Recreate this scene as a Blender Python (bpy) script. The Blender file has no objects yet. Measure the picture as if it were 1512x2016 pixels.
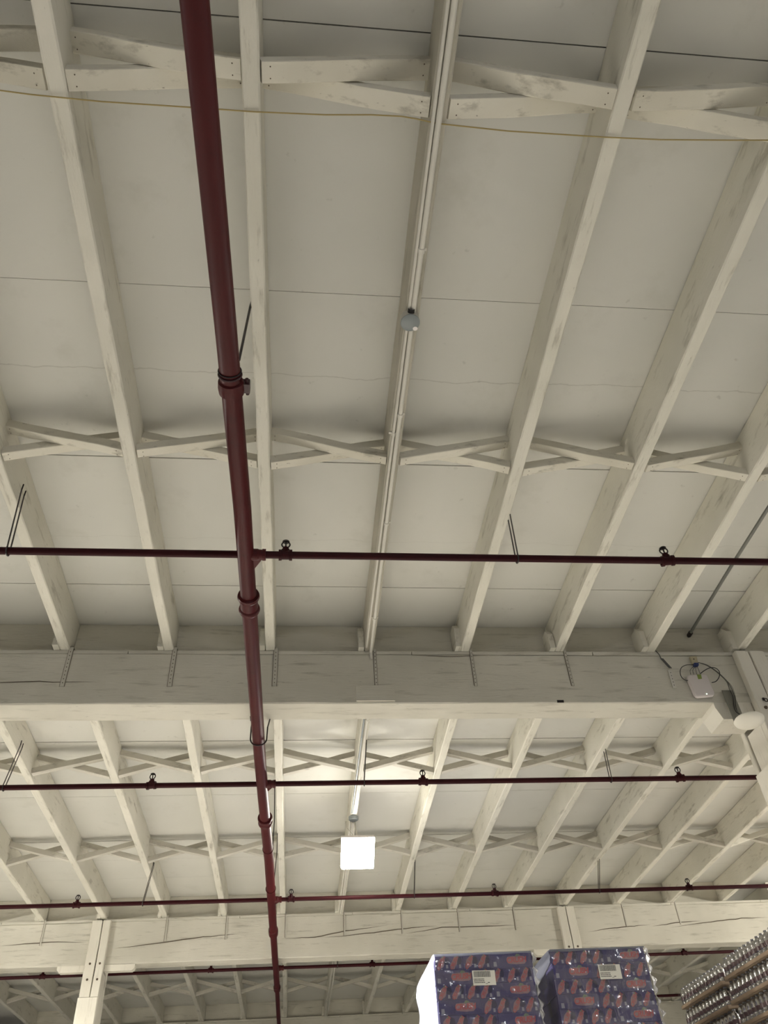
import bpy, bmesh, math, random
from mathutils import Vector, Matrix
random.seed(7)
C = bpy.context.scene.collection
V = Vector
# ------------------------------------------------------------------ camera calibration
F = 1544.0
RX = V((0.99476044, 0.02086051, 0.1000825))
RY = V((-0.08714094, 0.68494651, 0.72336349))
RZ = V((-0.05346142, -0.72829466, 0.6831755))
H = 3.59          # joist underside above eye level (eye level is z = 0, floor at -1.6)
TOP = 3.90        # underside of the roof deck
FLOOR = -1.6
def ray(x, y):
    d = V((x-756, y-1008, F)); return V((RX.dot(d), RY.dot(d), RZ.dot(d)))
def at(x, y, X=None, Y=None, Z=None):
    v = ray(x, y)
    if Z is not None: return v*(Z/v.z)
    if Y is not None: return v*(Y/v.y)
    return v*(X/v.x)
cam = bpy.data.objects.new('camera', bpy.data.cameras.new('camera')); C.objects.link(cam)
cam.data.sensor_fit = 'VERTICAL'; cam.data.sensor_height = 36; cam.data.lens = F/2016*36
cam.data.clip_start = .02; cam.data.clip_end = 200
right = V((RX.x, RY.x, RZ.x)); up = -V((RX.y, RY.y, RZ.y)); back = -V((RX.z, RY.z, RZ.z))
cam.matrix_world = Matrix(((right.x, up.x, back.x, 0), (right.y, up.y, back.y, 0), (right.z, up.z, back.z, 0), (0, 0, 0, 1)))
bpy.context.scene.camera = cam

# ------------------------------------------------------------------ materials
def nodes(name):
    m = bpy.data.materials.new(name); m.use_nodes = True
    nt = m.node_tree; b = nt.nodes['Principled BSDF']
    return m, nt, b
def flat(name, col, rough=.6, metal=0, spec=.5):
    m, nt, b = nodes(name)
    b.inputs['Base Color'].default_value = (*col, 1); b.inputs['Roughness'].default_value = rough
    b.inputs['Metallic'].default_value = metal; b.inputs['Specular IOR Level'].default_value = spec
    return m
def painted(name, a, b_, dirt, stretch=(1, 1, 1), scale=2.0, dirt_amt=.5, bump=.25, spec=.25, seams=None):
    """worn paint: two tones, streaky grime, brush / grain bump"""
    m, nt, b = nodes(name); N = nt.nodes; L = nt.links
    tc = N.new('ShaderNodeTexCoord'); info = N.new('ShaderNodeObjectInfo')
    geo = N.new('ShaderNodeNewGeometry')
    off = N.new('ShaderNodeVectorMath'); off.operation = 'SCALE'; off.inputs[0].default_value = (13.1, 7.7, 3.3)
    L.new(info.outputs['Random'], off.inputs['Scale'])
    add = N.new('ShaderNodeVectorMath'); add.operation = 'ADD'
    L.new(geo.outputs['Position'], add.inputs[0]); L.new(off.outputs[0], add.inputs[1])
    mp = N.new('ShaderNodeMapping'); mp.inputs['Scale'].default_value = stretch; L.new(add.outputs[0], mp.inputs[0])
    def noise(sc, det, vec, rough=.55):
        n = N.new('ShaderNodeTexNoise'); n.inputs['Scale'].default_value = sc; n.inputs['Detail'].default_value = det
        n.inputs['Roughness'].default_value = rough; L.new(vec, n.inputs['Vector']); return n.outputs['Fac']
    def ramp(fac, lo, hi):
        r = N.new('ShaderNodeMapRange'); r.inputs['From Min'].default_value = lo; r.inputs['From Max'].default_value = hi
        L.new(fac, r.inputs['Value']); return r.outputs[0]
    def mix(fac, c1, c2):
        x = N.new('ShaderNodeMix'); x.data_type = 'RGBA'; L.new(fac, x.inputs['Factor'])
        for k, c in (('A', c1), ('B', c2)):
            s = [i for i in x.inputs if i.name == k and i.type == 'RGBA'][0]
            if isinstance(c, tuple): s.default_value = (*c, 1)
            else: L.new(c, s)
        return [o for o in x.outputs if o.type == 'RGBA'][0]
    base = mix(ramp(noise(scale*.5, 3, add.outputs[0]), .35, .65), a, b_)
    g = ramp(noise(scale*2.2, 6, mp.outputs[0], .65), .56, .76)
    g2 = N.new('ShaderNodeMath'); g2.operation = 'MULTIPLY'; L.new(g, g2.inputs[0]); g2.inputs[1].default_value = dirt_amt
    col = mix(g2.outputs[0], base, dirt)
    sp = ramp(noise(scale*9, 3, mp.outputs[0], .6), .70, .78)
    s2 = N.new('ShaderNodeMath'); s2.operation = 'MULTIPLY'; L.new(sp, s2.inputs[0]); s2.inputs[1].default_value = dirt_amt*.9
    col = mix(s2.outputs[0], col, tuple(c*.55 for c in dirt))
    if seams:
        sx = N.new('ShaderNodeSeparateXYZ'); L.new(geo.outputs['Position'], sx.inputs[0])
        wob = noise(3.5, 4, geo.outputs['Position'])
        for y0, wid, amp, st in seams:
            w = N.new('ShaderNodeMath'); w.operation = 'MULTIPLY_ADD'; L.new(wob, w.inputs[0]); w.inputs[1].default_value = amp
            L.new(sx.outputs['Y'], w.inputs[2])
            d = N.new('ShaderNodeMath'); d.operation = 'SUBTRACT'; L.new(w.outputs[0], d.inputs[0]); d.inputs[1].default_value = y0+amp*.5
            ab = N.new('ShaderNodeMath'); ab.operation = 'ABSOLUTE'; L.new(d.outputs[0], ab.inputs[0])
            r = N.new('ShaderNodeMapRange'); r.inputs['From Min'].default_value = wid; r.inputs['From Max'].default_value = 0
            r.inputs['To Max'].default_value = st; L.new(ab.outputs[0], r.inputs['Value'])
            col = mix(r.outputs[0], col, (.16, .14, .11))
    L.new(col, b.inputs['Base Color'])
    b.inputs['Roughness'].default_value = .62; b.inputs['Specular IOR Level'].default_value = spec
    bp = N.new('ShaderNodeBump'); bp.inputs['Strength'].default_value = bump; bp.inputs['Distance'].default_value = .006
    L.new(noise(scale*8, 5, mp.outputs[0], .7), bp.inputs['Height']); L.new(bp.outputs[0], b.inputs['Normal'])
    return m
M = {}
CR, CR2, DT = (.80, .77, .68), (.72, .69, .60), (.33, .30, .24)
M['deck'] = painted('deck_paint', (.56, .555, .515), (.62, .61, .565), (.42, .41, .36), (1, 1, 1), 1.1, .35, .12,
                    seams=[(2.93, .006, .10, .32), (7.95, .006, .08, .3), (4.45, .004, .12, .15), (10.9, .006, .1, .3)])
M['joist'] = painted('joist_paint', (.70, .675, .595), (.62, .60, .52), (.27, .245, .19), (3.5, .5, 2.5), 2.6, .85, .4)
M['joist_dirty'] = painted('joist_paint_dirty', (.50, .47, .40), (.42, .40, .33), (.2, .18, .14), (3.5, .5, 2.5), 2.6, .8, .4)
M['beam'] = painted('beam_paint', (.63, .605, .53), (.53, .51, .44), (.27, .25, .20), (.45, 3, 4.0), 2.4, .8, .55)
M['post'] = painted('post_paint', (.72, .69, .61), (.66, .63, .55), DT, (3.5, 3.5, .5), 2.5, .45, .3)
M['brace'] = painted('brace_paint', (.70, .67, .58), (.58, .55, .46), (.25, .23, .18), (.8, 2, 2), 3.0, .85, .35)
M['brace_shaded'] = painted('brace_paint_shaded', (.56, .535, .47), (.47, .45, .39), (.2, .18, .15), (.8, 2, 2), 3.0, .8, .35)  # brace paint greyed down: shade on the farther struts put into the colour
M['floor'] = painted('concrete', (.45, .44, .42), (.36, .35, .33), (.22, .21, .2), (1, 1, 1), .8, .5, .1)
M['wall'] = painted('wall_paint', (.30, .31, .36), (.26, .27, .32), (.16, .16, .19), (1, 1, .3), .8, .5, .1)
M['maroon'] = painted('maroon_paint', (.062, .0055, .0065), (.048, .0045, .0055), (.022, .005, .005), (2, 2, 2), 3, .5, .15, spec=.2)
M['maroon_branch'] = painted('maroon_branch_paint', (.036, .005, .0065), (.028, .004, .006), (.015, .004, .005), (2, 2, 2), 3, .5, .15, spec=.12)
for nm in ('maroon', 'maroon_branch'):
    M[nm].node_tree.nodes['Principled BSDF'].inputs['Roughness'].default_value = .45
M['black_steel'] = flat('black_steel', (.018, .012, .012), .45, .3)
M['dark_maroon'] = flat('dark_maroon', (.035, .008, .010), .4)
M['gap'] = flat('dark_gap', (.012, .010, .009), .9)
M['nail'] = flat('nail_rust', (.10, .075, .05), .8)
M['galv'] = flat('painted_strap', (.50, .48, .42), .5, .1)
M['galv_dark'] = flat('bare_strap', (.10, .10, .10), .5, .5)
M['conduit'] = flat('conduit_white', (.62, .60, .54), .7, 0, .15)
M['conduit_grey'] = flat('conduit_grey', (.16, .165, .15), .45, .3)
M['box_grey'] = flat('box_grey', (.20, .22, .225), .45, .2)
M['cable_yellow'] = flat('cable_yellow', (.33, .25, .09), .6)
M['white_plastic'] = flat('white_plastic', (.62, .57, .56), .4)
M['dome'] = flat('dome_white', (.78, .75, .66), .4)
M['beige'] = flat('beige_plastic', (.42, .37, .25), .5)
M['green_tape'] = flat('green_tape', (.20, .27, .05), .6)
M['black_cable'] = flat('black_cable', (.012, .012, .013), .5)
M['grey_cable'] = flat('grey_cable', (.22, .21, .17), .6)
M['blue_plug'] = flat('blue_plug', (.02, .035, .13), .5)
M['plate'] = flat('grey_plate', (.20, .195, .165), .5, .2)
M['white_patch'] = flat('white_patch', (.85, .80, .78), .6)
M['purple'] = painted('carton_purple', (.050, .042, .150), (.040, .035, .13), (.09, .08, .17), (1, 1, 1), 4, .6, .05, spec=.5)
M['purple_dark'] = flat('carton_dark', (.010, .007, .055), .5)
M['print_red'] = flat('print_red', (.40, .06, .07), .5)
M['print_pink'] = flat('print_pink', (.25, .155, .19), .5)
M['print_leaf'] = flat('print_leaf', (.14, .19, .13), .6)
M['print_can'] = flat('print_can', (.26, .26, .33), .5)
M['label_white'] = flat('label_white', (.74, .73, .68), .5)
M['label_ink'] = flat('label_ink', (.12, .12, .12), .6)
M['cardboard'] = painted('cardboard', (.36, .27, .19), (.30, .225, .16), (.24, .17, .11), (1, 1, 1), 5, .5, .1)
M['pallet_wood'] = painted('pallet_wood', (.36, .26, .16), (.30, .21, .13), (.15, .1, .07), (2, 2, 2), 4, .5, .2)
M['lens'] = None
def emis(name, col, s):
    m = bpy.data.materials.new(name); m.use_nodes = True; nt = m.node_tree
    nt.nodes.clear(); e = nt.nodes.new('ShaderNodeEmission'); o = nt.nodes.new('ShaderNodeOutputMaterial')
    e.inputs[0].default_value = (*col, 1); e.inputs[1].default_value = s; nt.links.new(e.outputs[0], o.inputs[0]); return m
M['lens'] = emis('lamp_lens', (1, .95, .84), 40)
M['lens_fill_warm'] = emis('fill_lens_warm', (1, .955, .85), 1500)  # for the added side floodlights that brighten the second bay
M['lens_fill_white'] = emis('fill_lens_white', (1, 1.01, 1.04), 150)  # for the added floodlights that brighten the near bay
M['led'] = emis('status_led', (.75, 1, .7), 6)
def film(name, tint, opacity, rough, gl=.35, bump=.6, scale=14):
    m = bpy.data.materials.new(name); m.use_nodes = True; nt = m.node_tree; N = nt.nodes; L = nt.links; N.clear()
    o = N.new('ShaderNodeOutputMaterial'); t = N.new('ShaderNodeBsdfTransparent'); g = N.new('ShaderNodeBsdfGlossy'); d = N.new('ShaderNodeBsdfDiffuse')
    tr = N.new('ShaderNodeBsdfTranslucent'); ad = N.new('ShaderNodeMixShader'); ad.inputs[0].default_value = .35
    d.inputs[0].default_value = (*tint, 1); tr.inputs[0].default_value = (*tint, 1)
    g.inputs['Roughness'].default_value = rough
    tc = N.new('ShaderNodeTexCoord'); n = N.new('ShaderNodeTexNoise'); n.inputs['Scale'].default_value = scale; n.inputs['Detail'].default_value = 3
    mp = N.new('ShaderNodeMapping'); mp.inputs['Scale'].default_value = (1, 1, .45)
    L.new(tc.outputs['Object'], mp.inputs[0]); L.new(mp.outputs[0], n.inputs[0])
    b = N.new('ShaderNodeBump'); b.inputs['Strength'].default_value = bump; b.inputs['Distance'].default_value = .02
    L.new(n.outputs[0], b.inputs['Height']); L.new(b.outputs[0], g.inputs['Normal']); L.new(b.outputs[0], d.inputs['Normal'])
    m1 = N.new('ShaderNodeMixShader'); m1.inputs[0].default_value = gl; L.new(d.outputs[0], ad.inputs[1]); L.new(tr.outputs[0], ad.inputs[2])
    L.new(ad.outputs[0], m1.inputs[1]); L.new(g.outputs[0], m1.inputs[2])
    m2 = N.new('ShaderNodeMixShader'); m2.inputs[0].default_value = opacity
    L.new(t.outputs[0], m2.inputs[1]); L.new(m1.outputs[0], m2.inputs[2]); L.new(m2.outputs[0], o.inputs[0])
    return m
M['film_thin'] = film('shrink_film', (.8, .8, .85), .07, .15, .8)
M['film'] = film('stretch_film', (.8, .8, .85), .16, .12, .75)
M['film_white'] = film('stretch_film_bunched', (.20, .212, .27), .93, .25, .10, .9, 9)
M['film_edge'] = film('stretch_film_edge', (.85, .85, .92), .7, .12, .6, 1.0, 30)
M['bottle'] = film('bottle_plastic', (.14, .13, .135), .88, .14, .55, .4, 24)
M['cap'] = flat('bottle_cap', (.16, .16, .17), .3)
M['bottle_label'] = flat('bottle_label', (.10, .055, .06), .3)

# ------------------------------------------------------------------ mesh helpers
class MB:
    def __init__(s): s.v = []; s.f = []; s.mi = []
    def add(s, vs, fs, mi=0):
        n = len(s.v); s.v += [tuple(p) for p in vs]; s.f += [tuple(i+n for i in f) for f in fs]; s.mi += [mi]*len(fs); return s
    def box(s, x0, y0, z0, x1, y1, z1, mi=0):
        vs = [(x, y, z) for z in (z0, z1) for y in (y0, y1) for x in (x0, x1)]
        return s.add(vs, [(0, 2, 3, 1), (4, 5, 7, 6), (0, 1, 5, 4), (2, 6, 7, 3), (0, 4, 6, 2), (1, 3, 7, 5)], mi)
    def obox(s, c, ax, ay, az, mi=0):
        c = V(c); vs = [c+ax*i+ay*j+az*k for k in (-1, 1) for j in (-1, 1) for i in (-1, 1)]
        return s.add(vs, [(0, 2, 3, 1), (4, 5, 7, 6), (0, 1, 5, 4), (2, 6, 7, 3), (0, 4, 6, 2), (1, 3, 7, 5)], mi)
    def timber(s, p0, p1, w, h, side=None, seg=12, jit=.003, ch=.006, mi=0):
        """a sawn timber from p0 to p1 (axis through the middle), chamfered and slightly uneven"""
        p0 = V(p0); p1 = V(p1); d = (p1-p0).normalized()
        zz = V((0, 0, 1)) if side is None else V(side)
        sx = d.cross(zz).normalized(); sz = sx.cross(d).normalized()
        a, b = w/2, h/2
        prof = [(-a+ch, -b), (a-ch, -b), (a, -b+ch), (a, b-ch), (a-ch, b), (-a+ch, b), (-a, b-ch), (-a, -b+ch)]
        vs = []; ph = random.random()*9
        for i in range(seg+1):
            t = i/seg; c = p0.lerp(p1, t)
            ox = jit*math.sin(t*7+ph)+random.uniform(-jit, jit)*.4; oz = jit*math.sin(t*5+ph*2)*.7
            for (u, q) in prof:
                e = random.uniform(-jit, jit)*.45
                vs.append(c+sx*(u+ox+e)+sz*(q+oz+e))
        fs = []
        for i in range(seg):
            for k in range(8):
                m = (k+1) % 8; fs.append((i*8+k, i*8+m, (i+1)*8+m, (i+1)*8+k))
        fs.append(tuple(range(7, -1, -1))); fs.append(tuple(seg*8+k for k in range(8)))
        return s.add(vs, fs, mi)
    def tube(s, pts, r, n=12, mi=0, caps=True):
        pts = [V(p) for p in pts]; vs = []; fs = []; rr = r if isinstance(r, (list, tuple)) else [r]*len(pts)
        prev = None
        for i, p in enumerate(pts):
            d = (pts[min(i+1, len(pts)-1)]-pts[max(i-1, 0)])
            if d.length < 1e-9: d = V((0, 0, 1))
            d.normalize()
            if prev is None: u = d.cross(V((0, 0, 1))) if abs(d.z) < .9 else d.cross(V((1, 0, 0)))
            else: u = prev-d*prev.dot(d)
            u.normalize(); prev = u; w = d.cross(u)
            for k in range(n):
                a = 2*math.pi*k/n; vs.append(p+(u*math.cos(a)+w*math.sin(a))*rr[i])
        for i in range(len(pts)-1):
            for k in range(n):
                m = (k+1) % n; fs.append((i*n+k, i*n+m, (i+1)*n+m, (i+1)*n+k))
        if caps: fs.append(tuple(range(n-1, -1, -1))); fs.append(tuple((len(pts)-1)*n+k for k in range(n)))
        return s.add(vs, fs, mi)
    def lathe(s, c, prof, n=24, axis='Z', mi=0):
        """prof = [(radius, distance along axis)]"""
        c = V(c); ax = {'X': V((1, 0, 0)), 'Y': V((0, 1, 0)), 'Z': V((0, 0, 1))}[axis] if isinstance(axis, str) else V(axis).normalized()
        pts = [c+ax*h for _, h in prof]
        u = ax.cross(V((0, 0, 1))) if abs(ax.z) < .9 else ax.cross(V((0, 1, 0)))
        u.normalize(); w = ax.cross(u); vs = []; fs = []
        for (r, h), p in zip(prof, pts):
            for k in range(n):
                a = 2*math.pi*k/n; vs.append(p+(u*math.cos(a)+w*math.sin(a))*max(r, 1e-5))
        for i in range(len(prof)-1):
            for k in range(n):
                m = (k+1) % n; fs.append((i*n+k, i*n+m, (i+1)*n+m, (i+1)*n+k))
        return s.add(vs, fs, mi)
    def torus(s, c, R, r, axis='Y', n=24, k=8, mi=0):
        prof = [(R+r*math.cos(2*math.pi*i/k), r*math.sin(2*math.pi*i/k)) for i in range(k+1)]
        return s.lathe(c, prof, n, axis, mi)
    def build(s, name, mat, parent=None, origin=None, smooth=False, two=False):
        me = bpy.data.meshes.new(name)
        o = V(origin) if origin is not None else (V(parent['_o']) if parent is not None else V((0, 0, 0)))
        me.from_pydata([tuple(V(p)-o) for p in s.v], [], s.f)
        for m in (mat if isinstance(mat, list) else [mat]): me.materials.append(M[m] if isinstance(m, str) else m)
        for p, i in zip(me.polygons, s.mi): p.material_index = i; p.use_smooth = smooth
        bm = bmesh.new(); bm.from_mesh(me); bmesh.ops.recalc_face_normals(bm, faces=bm.faces); bm.to_mesh(me); bm.free()
        if smooth:
            try: me.set_sharp_from_angle(angle=math.radians(40))
            except Exception: pass
        ob = bpy.data.objects.new(name, me); C.objects.link(ob)
        if parent is not None: ob.parent = parent
        else: ob.location = o
        ob['_o'] = tuple(o)
        return ob
def tag(o, label=None, cat=None, group=None, kind=None):
    if label: o['label'] = label
    if cat: o['category'] = cat
    if group: o['group'] = group
    if kind: o['kind'] = kind
    return o
def root(name, loc, label, cat, group=None):
    o = bpy.data.objects.new(name, None); C.objects.link(o); o.location = loc; o['_o'] = tuple(loc); o.empty_display_size = .1
    return tag(o, label, cat, group)
def copy_tree(o, loc=None, label=None, group=None):
    r = o.copy(); C.objects.link(r)
    if loc is not None: r.location = loc
    if label: r['label'] = label
    if group: r['group'] = group
    for ch in o.children:
        c = ch.copy(); C.objects.link(c); c.parent = r
        for g in ch.children:
            d = g.copy(); C.objects.link(d); d.parent = c
    return r
def nth(i):
    return ['first', 'second', 'third', 'fourth', 'fifth', 'sixth', 'seventh', 'eighth', 'ninth', 'tenth', 'eleventh'][i]

# ------------------------------------------------------------------ setting
XA, XB, YA, YB = -15.0, 17.0, -11.0, 27.0
mb = MB(); mb.box(XA, YA, FLOOR-.2, XB, YB, FLOOR); tag(mb.build('floor', 'floor'), kind='structure')
mb = MB()
cuts = [YA, -4.2, -2.9, -1.6, -.27, 1.04, 2.36, 3.65, 5.02, 6.30, 7.62, 8.93, 10.25, 11.6, 12.9, 14.2, 15.5, 16.8, 18.1, 19.4, 20.7, 22, 23.3, 24.6, YB]
wide = {1.04: .0028, 2.36: .0016, 7.62: .006, 10.25: .006, 3.65: .004, 5.02: .003, 8.93: .0025}
for a, b in zip(cuts, cuts[1:]):
    mb.box(XA, a+wide.get(a, .0012), TOP, XB, b-wide.get(b, .0012), TOP+.02)
mb.box(XA, YA, TOP+.0201, XB, YB, TOP+.12, 1)
tag(mb.build('ceiling', ['deck', 'gap']), kind='structure')
for nm, bx in (('wall_back', (XA, YB, FLOOR, XB, YB+.2, TOP+.12)), ('wall_front', (XA, YA-.2, FLOOR, XB, YA, TOP+.12)),
               ('wall_left', (XA-.2, YA, FLOOR, XA, YB, TOP+.12)), ('wall_right', (XB, YA, FLOOR, XB+.2, YB, TOP+.12))):
    tag(MB().box(*bx).build(nm, 'wall'), kind='structure')

# ------------------------------------------------------------------ beams
BW = .26
BEAMS = [(5.48, 3.11, 'near'), (12.32, 3.02, 'middle'), (19.16, 3.05, 'far')]
def crack(pts, r=.0035):
    mb = MB(); rr = []
    for i in range(len(pts)): rr.append(r*math.sin(math.pi*(i+.25)/(len(pts)-.5)))
    mb.tube(pts, rr, 5); return mb
def beam(y0, zb, x0, x1, which, label):
    r = root('timber_beam', ((x0+x1)/2, y0+BW/2, zb), label, 'beam')
    MB().timber((x0, y0+BW/2, (zb+H-.03)/2), (x1, y0+BW/2, (zb+H-.03)/2), BW, H-.03-zb, seg=60, jit=.004, ch=.008).build('beam_body', 'beam', r)
    # thin plate along the top edge, with breaks
    mb = MB(); x = x0
    while x < x1-.01:
        e = min(x1, x+random.uniform(1.2, 2.4)); mb.box(x+.004, y0-.006, H-.031, e-.004, y0+BW+.006, H-.002); x = e
    mb.build('top_plate', 'beam', r)
    return r
b1 = beam(5.48, 3.11, -9.3, 3.79, 'near', 'near heavy white timber beam spanning the frame behind the maroon main pipe')
b1r = beam(5.48, 3.11, 3.81, 10.4, 'near', 'short visible end of near timber beam right of the post with the dome')
b2a = beam(12.32, 3.02, -9.3, -2.73, 'mid', 'second timber beam, length left of the bolted post at lower left')
b2b = beam(12.32, 3.02, -2.71, 3.95, 'mid', 'second timber beam, middle length with long cracks above the purple cartons')
b2c = beam(12.32, 3.02, 3.97, 10.5, 'mid', 'second timber beam, cracked length right of the post behind the cartons')
b3 = beam(19.16, 3.05, -12, 13, 'far', 'farthest dim timber beam at the bottom edge beyond the dark bay')
# patch board, knots and scars on the near beam
MB().box(.43, 5.462, 3.125, .735, 5.481, 3.262).build('patch_board', 'beam', b1)
MB().box(2.045, 5.474, 3.112, 2.10, 5.487, 3.132).build('dark_notch', 'gap', b1)
mb = crack([(x, 5.4755, 3.292+.012*math.sin(x*3)+(.012 if x < -1.9 else 0)) for x in [-2.5+.1*i for i in range(10)]], .004); mb.build('crack', 'nail', b1)
mb = crack([(x, 5.4755, 3.545+.006*math.sin(x*9)) for x in [.9+.08*i for i in range(9)]], .003); mb.build('crack', 'nail', b1)
def crackline(b, y, pix, r=.006):
    pts = []
    for (x0, y0), (x1, y1) in zip(pix, pix[1:]):
        for k in range(5):
            t = k/5; p = at(x0+(x1-x0)*t, y0+(y1-y0)*t, Y=y); pts.append((p.x, p.y, p.z+random.uniform(-.004, .004)))
    p = at(*pix[-1], Y=y); pts.append(tuple(p)); crack(pts, r).build('crack', 'nail', b)
for px in ([(225, 1868), (300, 1858), (400, 1845), (478, 1838)], [(555, 1848), (620, 1845), (680, 1833), (760, 1822)],
           [(640, 1846), (720, 1838), (800, 1828), (860, 1822)], [(795, 1839), (870, 1826), (960, 1823), (1020, 1822)]):
    crackline(b2b, 12.314, px)
for px in ([(1158, 1835), (1200, 1828), (1240, 1824), (1280, 1820)], [(1285, 1824), (1330, 1817), (1380, 1813)],
           [(1320, 1826), (1400, 1815), (1460, 1808), (1512, 1806)]):
    crackline(b2c, 12.314, px)
for px in ([(0, 1862), (60, 1858), (100, 1855), (170, 1855)],):
    crackline(b2a, 12.314, px)

# ------------------------------------------------------------------ joists
JW = .076
def jx(bay, k, t):            # centre line; t = 0 at the near end, 1 at the far end of the bay
    if bay == 0: return -.262+.8065*k
    if bay == 1: return (-.215+.82*k)*(1-t)+(-.20+.8385*k)*t
    return -.19+.845*k
BAY = [(-1.40, 5.57), (5.67, 12.41), (12.50, 19.25)]
RNG = [range(-3, 7), range(-5, 9), range(-6, 11)]
BN = ['near bay', 'second bay', 'dark far bay']
def jname(bay, k):
    if k == 1: return 'the conduit joist'
    if k == 0: return 'just right of main pipe'
    if k > 1: return nth(k-2)+' right of conduit joist'
    return nth(-k-1)+' left of main pipe'
joists = {}
for bay in range(3):
    y0, y1 = BAY[bay]
    for k in RNG[bay]:
        lab = 'white roof joist in the %s, %s' % (BN[bay], jname(bay, k))
        xm0, xm1 = jx(bay, k, 0), jx(bay, k, 1)
        mb = MB().timber((xm0, y0, (H+TOP)/2), (xm1, y1, (H+TOP)/2), JW, TOP-H-.004, seg=24, jit=.0035, ch=.007)
        o = mb.build('roof_joist', 'joist_dirty' if k == 1 and bay == 0 else 'joist', origin=((xm0+xm1)/2, (y0+y1)/2, H)); tag(o, lab, 'joist', 'roof joists of the '+BN[bay])
        joists[bay, k] = o
# blocking boards standing on the beams between joists
for bay in range(3):
    ks = list(RNG[bay])
    for k, k2 in zip(ks, ks[1:]):
        xa = jx(bay, k, 1)+JW/2+.002; xb = jx(bay, k2, 1)-JW/2-.002; yb = BAY[bay][1]-.004
        side = 'right of joist: '+jname(bay, k)
        lab = 'blocking board on %s beam, right of joist: %s' % (['near', 'second', 'far'][bay], jname(bay, k))
        o = MB().box(xa, yb, H, xb, yb+.04, TOP-.002).build('blocking_board', 'beam', origin=((xa+xb)/2, yb, H)); tag(o, lab, 'blocking board', 'blocking boards on the beams')
# cleats on the joists' left faces, at the beam
for bay, ks in ((0, range(-2, 6)), (1, range(-4, 8)), (2, range(-5, 6))):
    y1 = BAY[bay][1]
    for k in ks:
        x = jx(bay, k, 1)-JW/2; h = .20+.02*((k*7) % 3)
        mb = MB(); yf = y1-.17+.02*((k*5) % 2)
        vs = []
        for xx in (x-.046, x-.001):
            vs += [(xx, yf, H+.001), (xx, y1-.006, H+.001), (xx, y1-.006, H+h), (xx, yf+.05, H+h), (xx, yf, H+h-.06)]
        mb.add(vs, [(0, 1, 2, 3, 4), (9, 8, 7, 6, 5), (0, 5, 6, 1), (1, 6, 7, 2), (2, 7, 8, 3), (3, 8, 9, 4), (4, 9, 5, 0)])
        o = mb.build('joist_cleat', 'joist', origin=(x-.02, y1-.08, H)); tag(o, 'wooden cleat on %s beam against joist: %s' % (['near', 'second', 'far'][bay], jname(bay, k)), 'cleat', 'cleats beside the joist ends')
# metal straps on the beam faces below the joists
for bay, ks in ((0, range(-2, 5)), (1, range(-4, 8))):
    yb = BEAMS[bay][0]
    for k in ks:
        if bay == 0 and k == 5: continue
        x = jx(bay, k, 1)+JW/2+.012
        L = .33 if bay == 0 else .31
        if bay == 0 and k == 4:
            r = root('hanging_strap', (x, yb, 3.56), 'loose metal strap end hanging off near beam left of the white access point', 'strap')
            MB().tube([(x, yb-.008, 3.60), (x+.005, yb-.03, 3.55), (x+.01, yb-.035, 3.50)], .004, 6).build('bent_rod', 'galv_dark', r)
            MB().obox((x+.035, yb-.04, 3.455), V((.012, 0, .0)), V((.0, .002, 0)), V((.022, -.004, -.05))).build('dark_end', 'galv_dark', r)
            mb = MB(); mb.obox((x+.055, yb-.012, 3.32), V((.016, 0, 0)), V((0, .003, 0)), V((.004, 0, .085))); mb.build('strap_end', 'conduit', r)
            mb = MB()
            for i in range(5): mb.lathe((x+.052+.002*i, yb-.0165, 3.26+.03*i), [(.004, 0), (.0001, -.001)], 8, 'Y')
            mb.build('strap_hole', 'gap', r)
            continue
        r = root('metal_strap', (x, yb, H-L), 'metal strap on %s beam under joist: %s' % (['near', 'second'][bay], jname(bay, k)), 'strap', 'straps on the beam faces')
        mb = MB()
        w = .016 if (bay == 0 and k < 1) else .010
        if bay == 1: w = .009
        mb.box(x-w, yb-.012, H-L, x+w, yb-.0075, H+.03)
        mb.box(x-w, yb-.012, H+.026, x+w, yb+.06, H+.03)
        mb.build('strap_band', 'galv', r)
        mb = MB()
        if bay == 0:
            for i in range(9): mb.lathe((x, yb-.0125, H-L+.03+i*.035), [(.0045, 0), (.0001, -.0008)], 8, 'Y')
            mb.box(x-w-.004, yb-.0085, H-L, x-w, yb-.0062, H); mb.box(x+w, yb-.0085, H-L, x+w+.003, yb-.0062, H)
        else: mb.box(x-w-.006, yb-.0085, H-L, x-w, yb-.0062, H)
        mb.build('strap_shadow_gap', 'nail', r)

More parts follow.
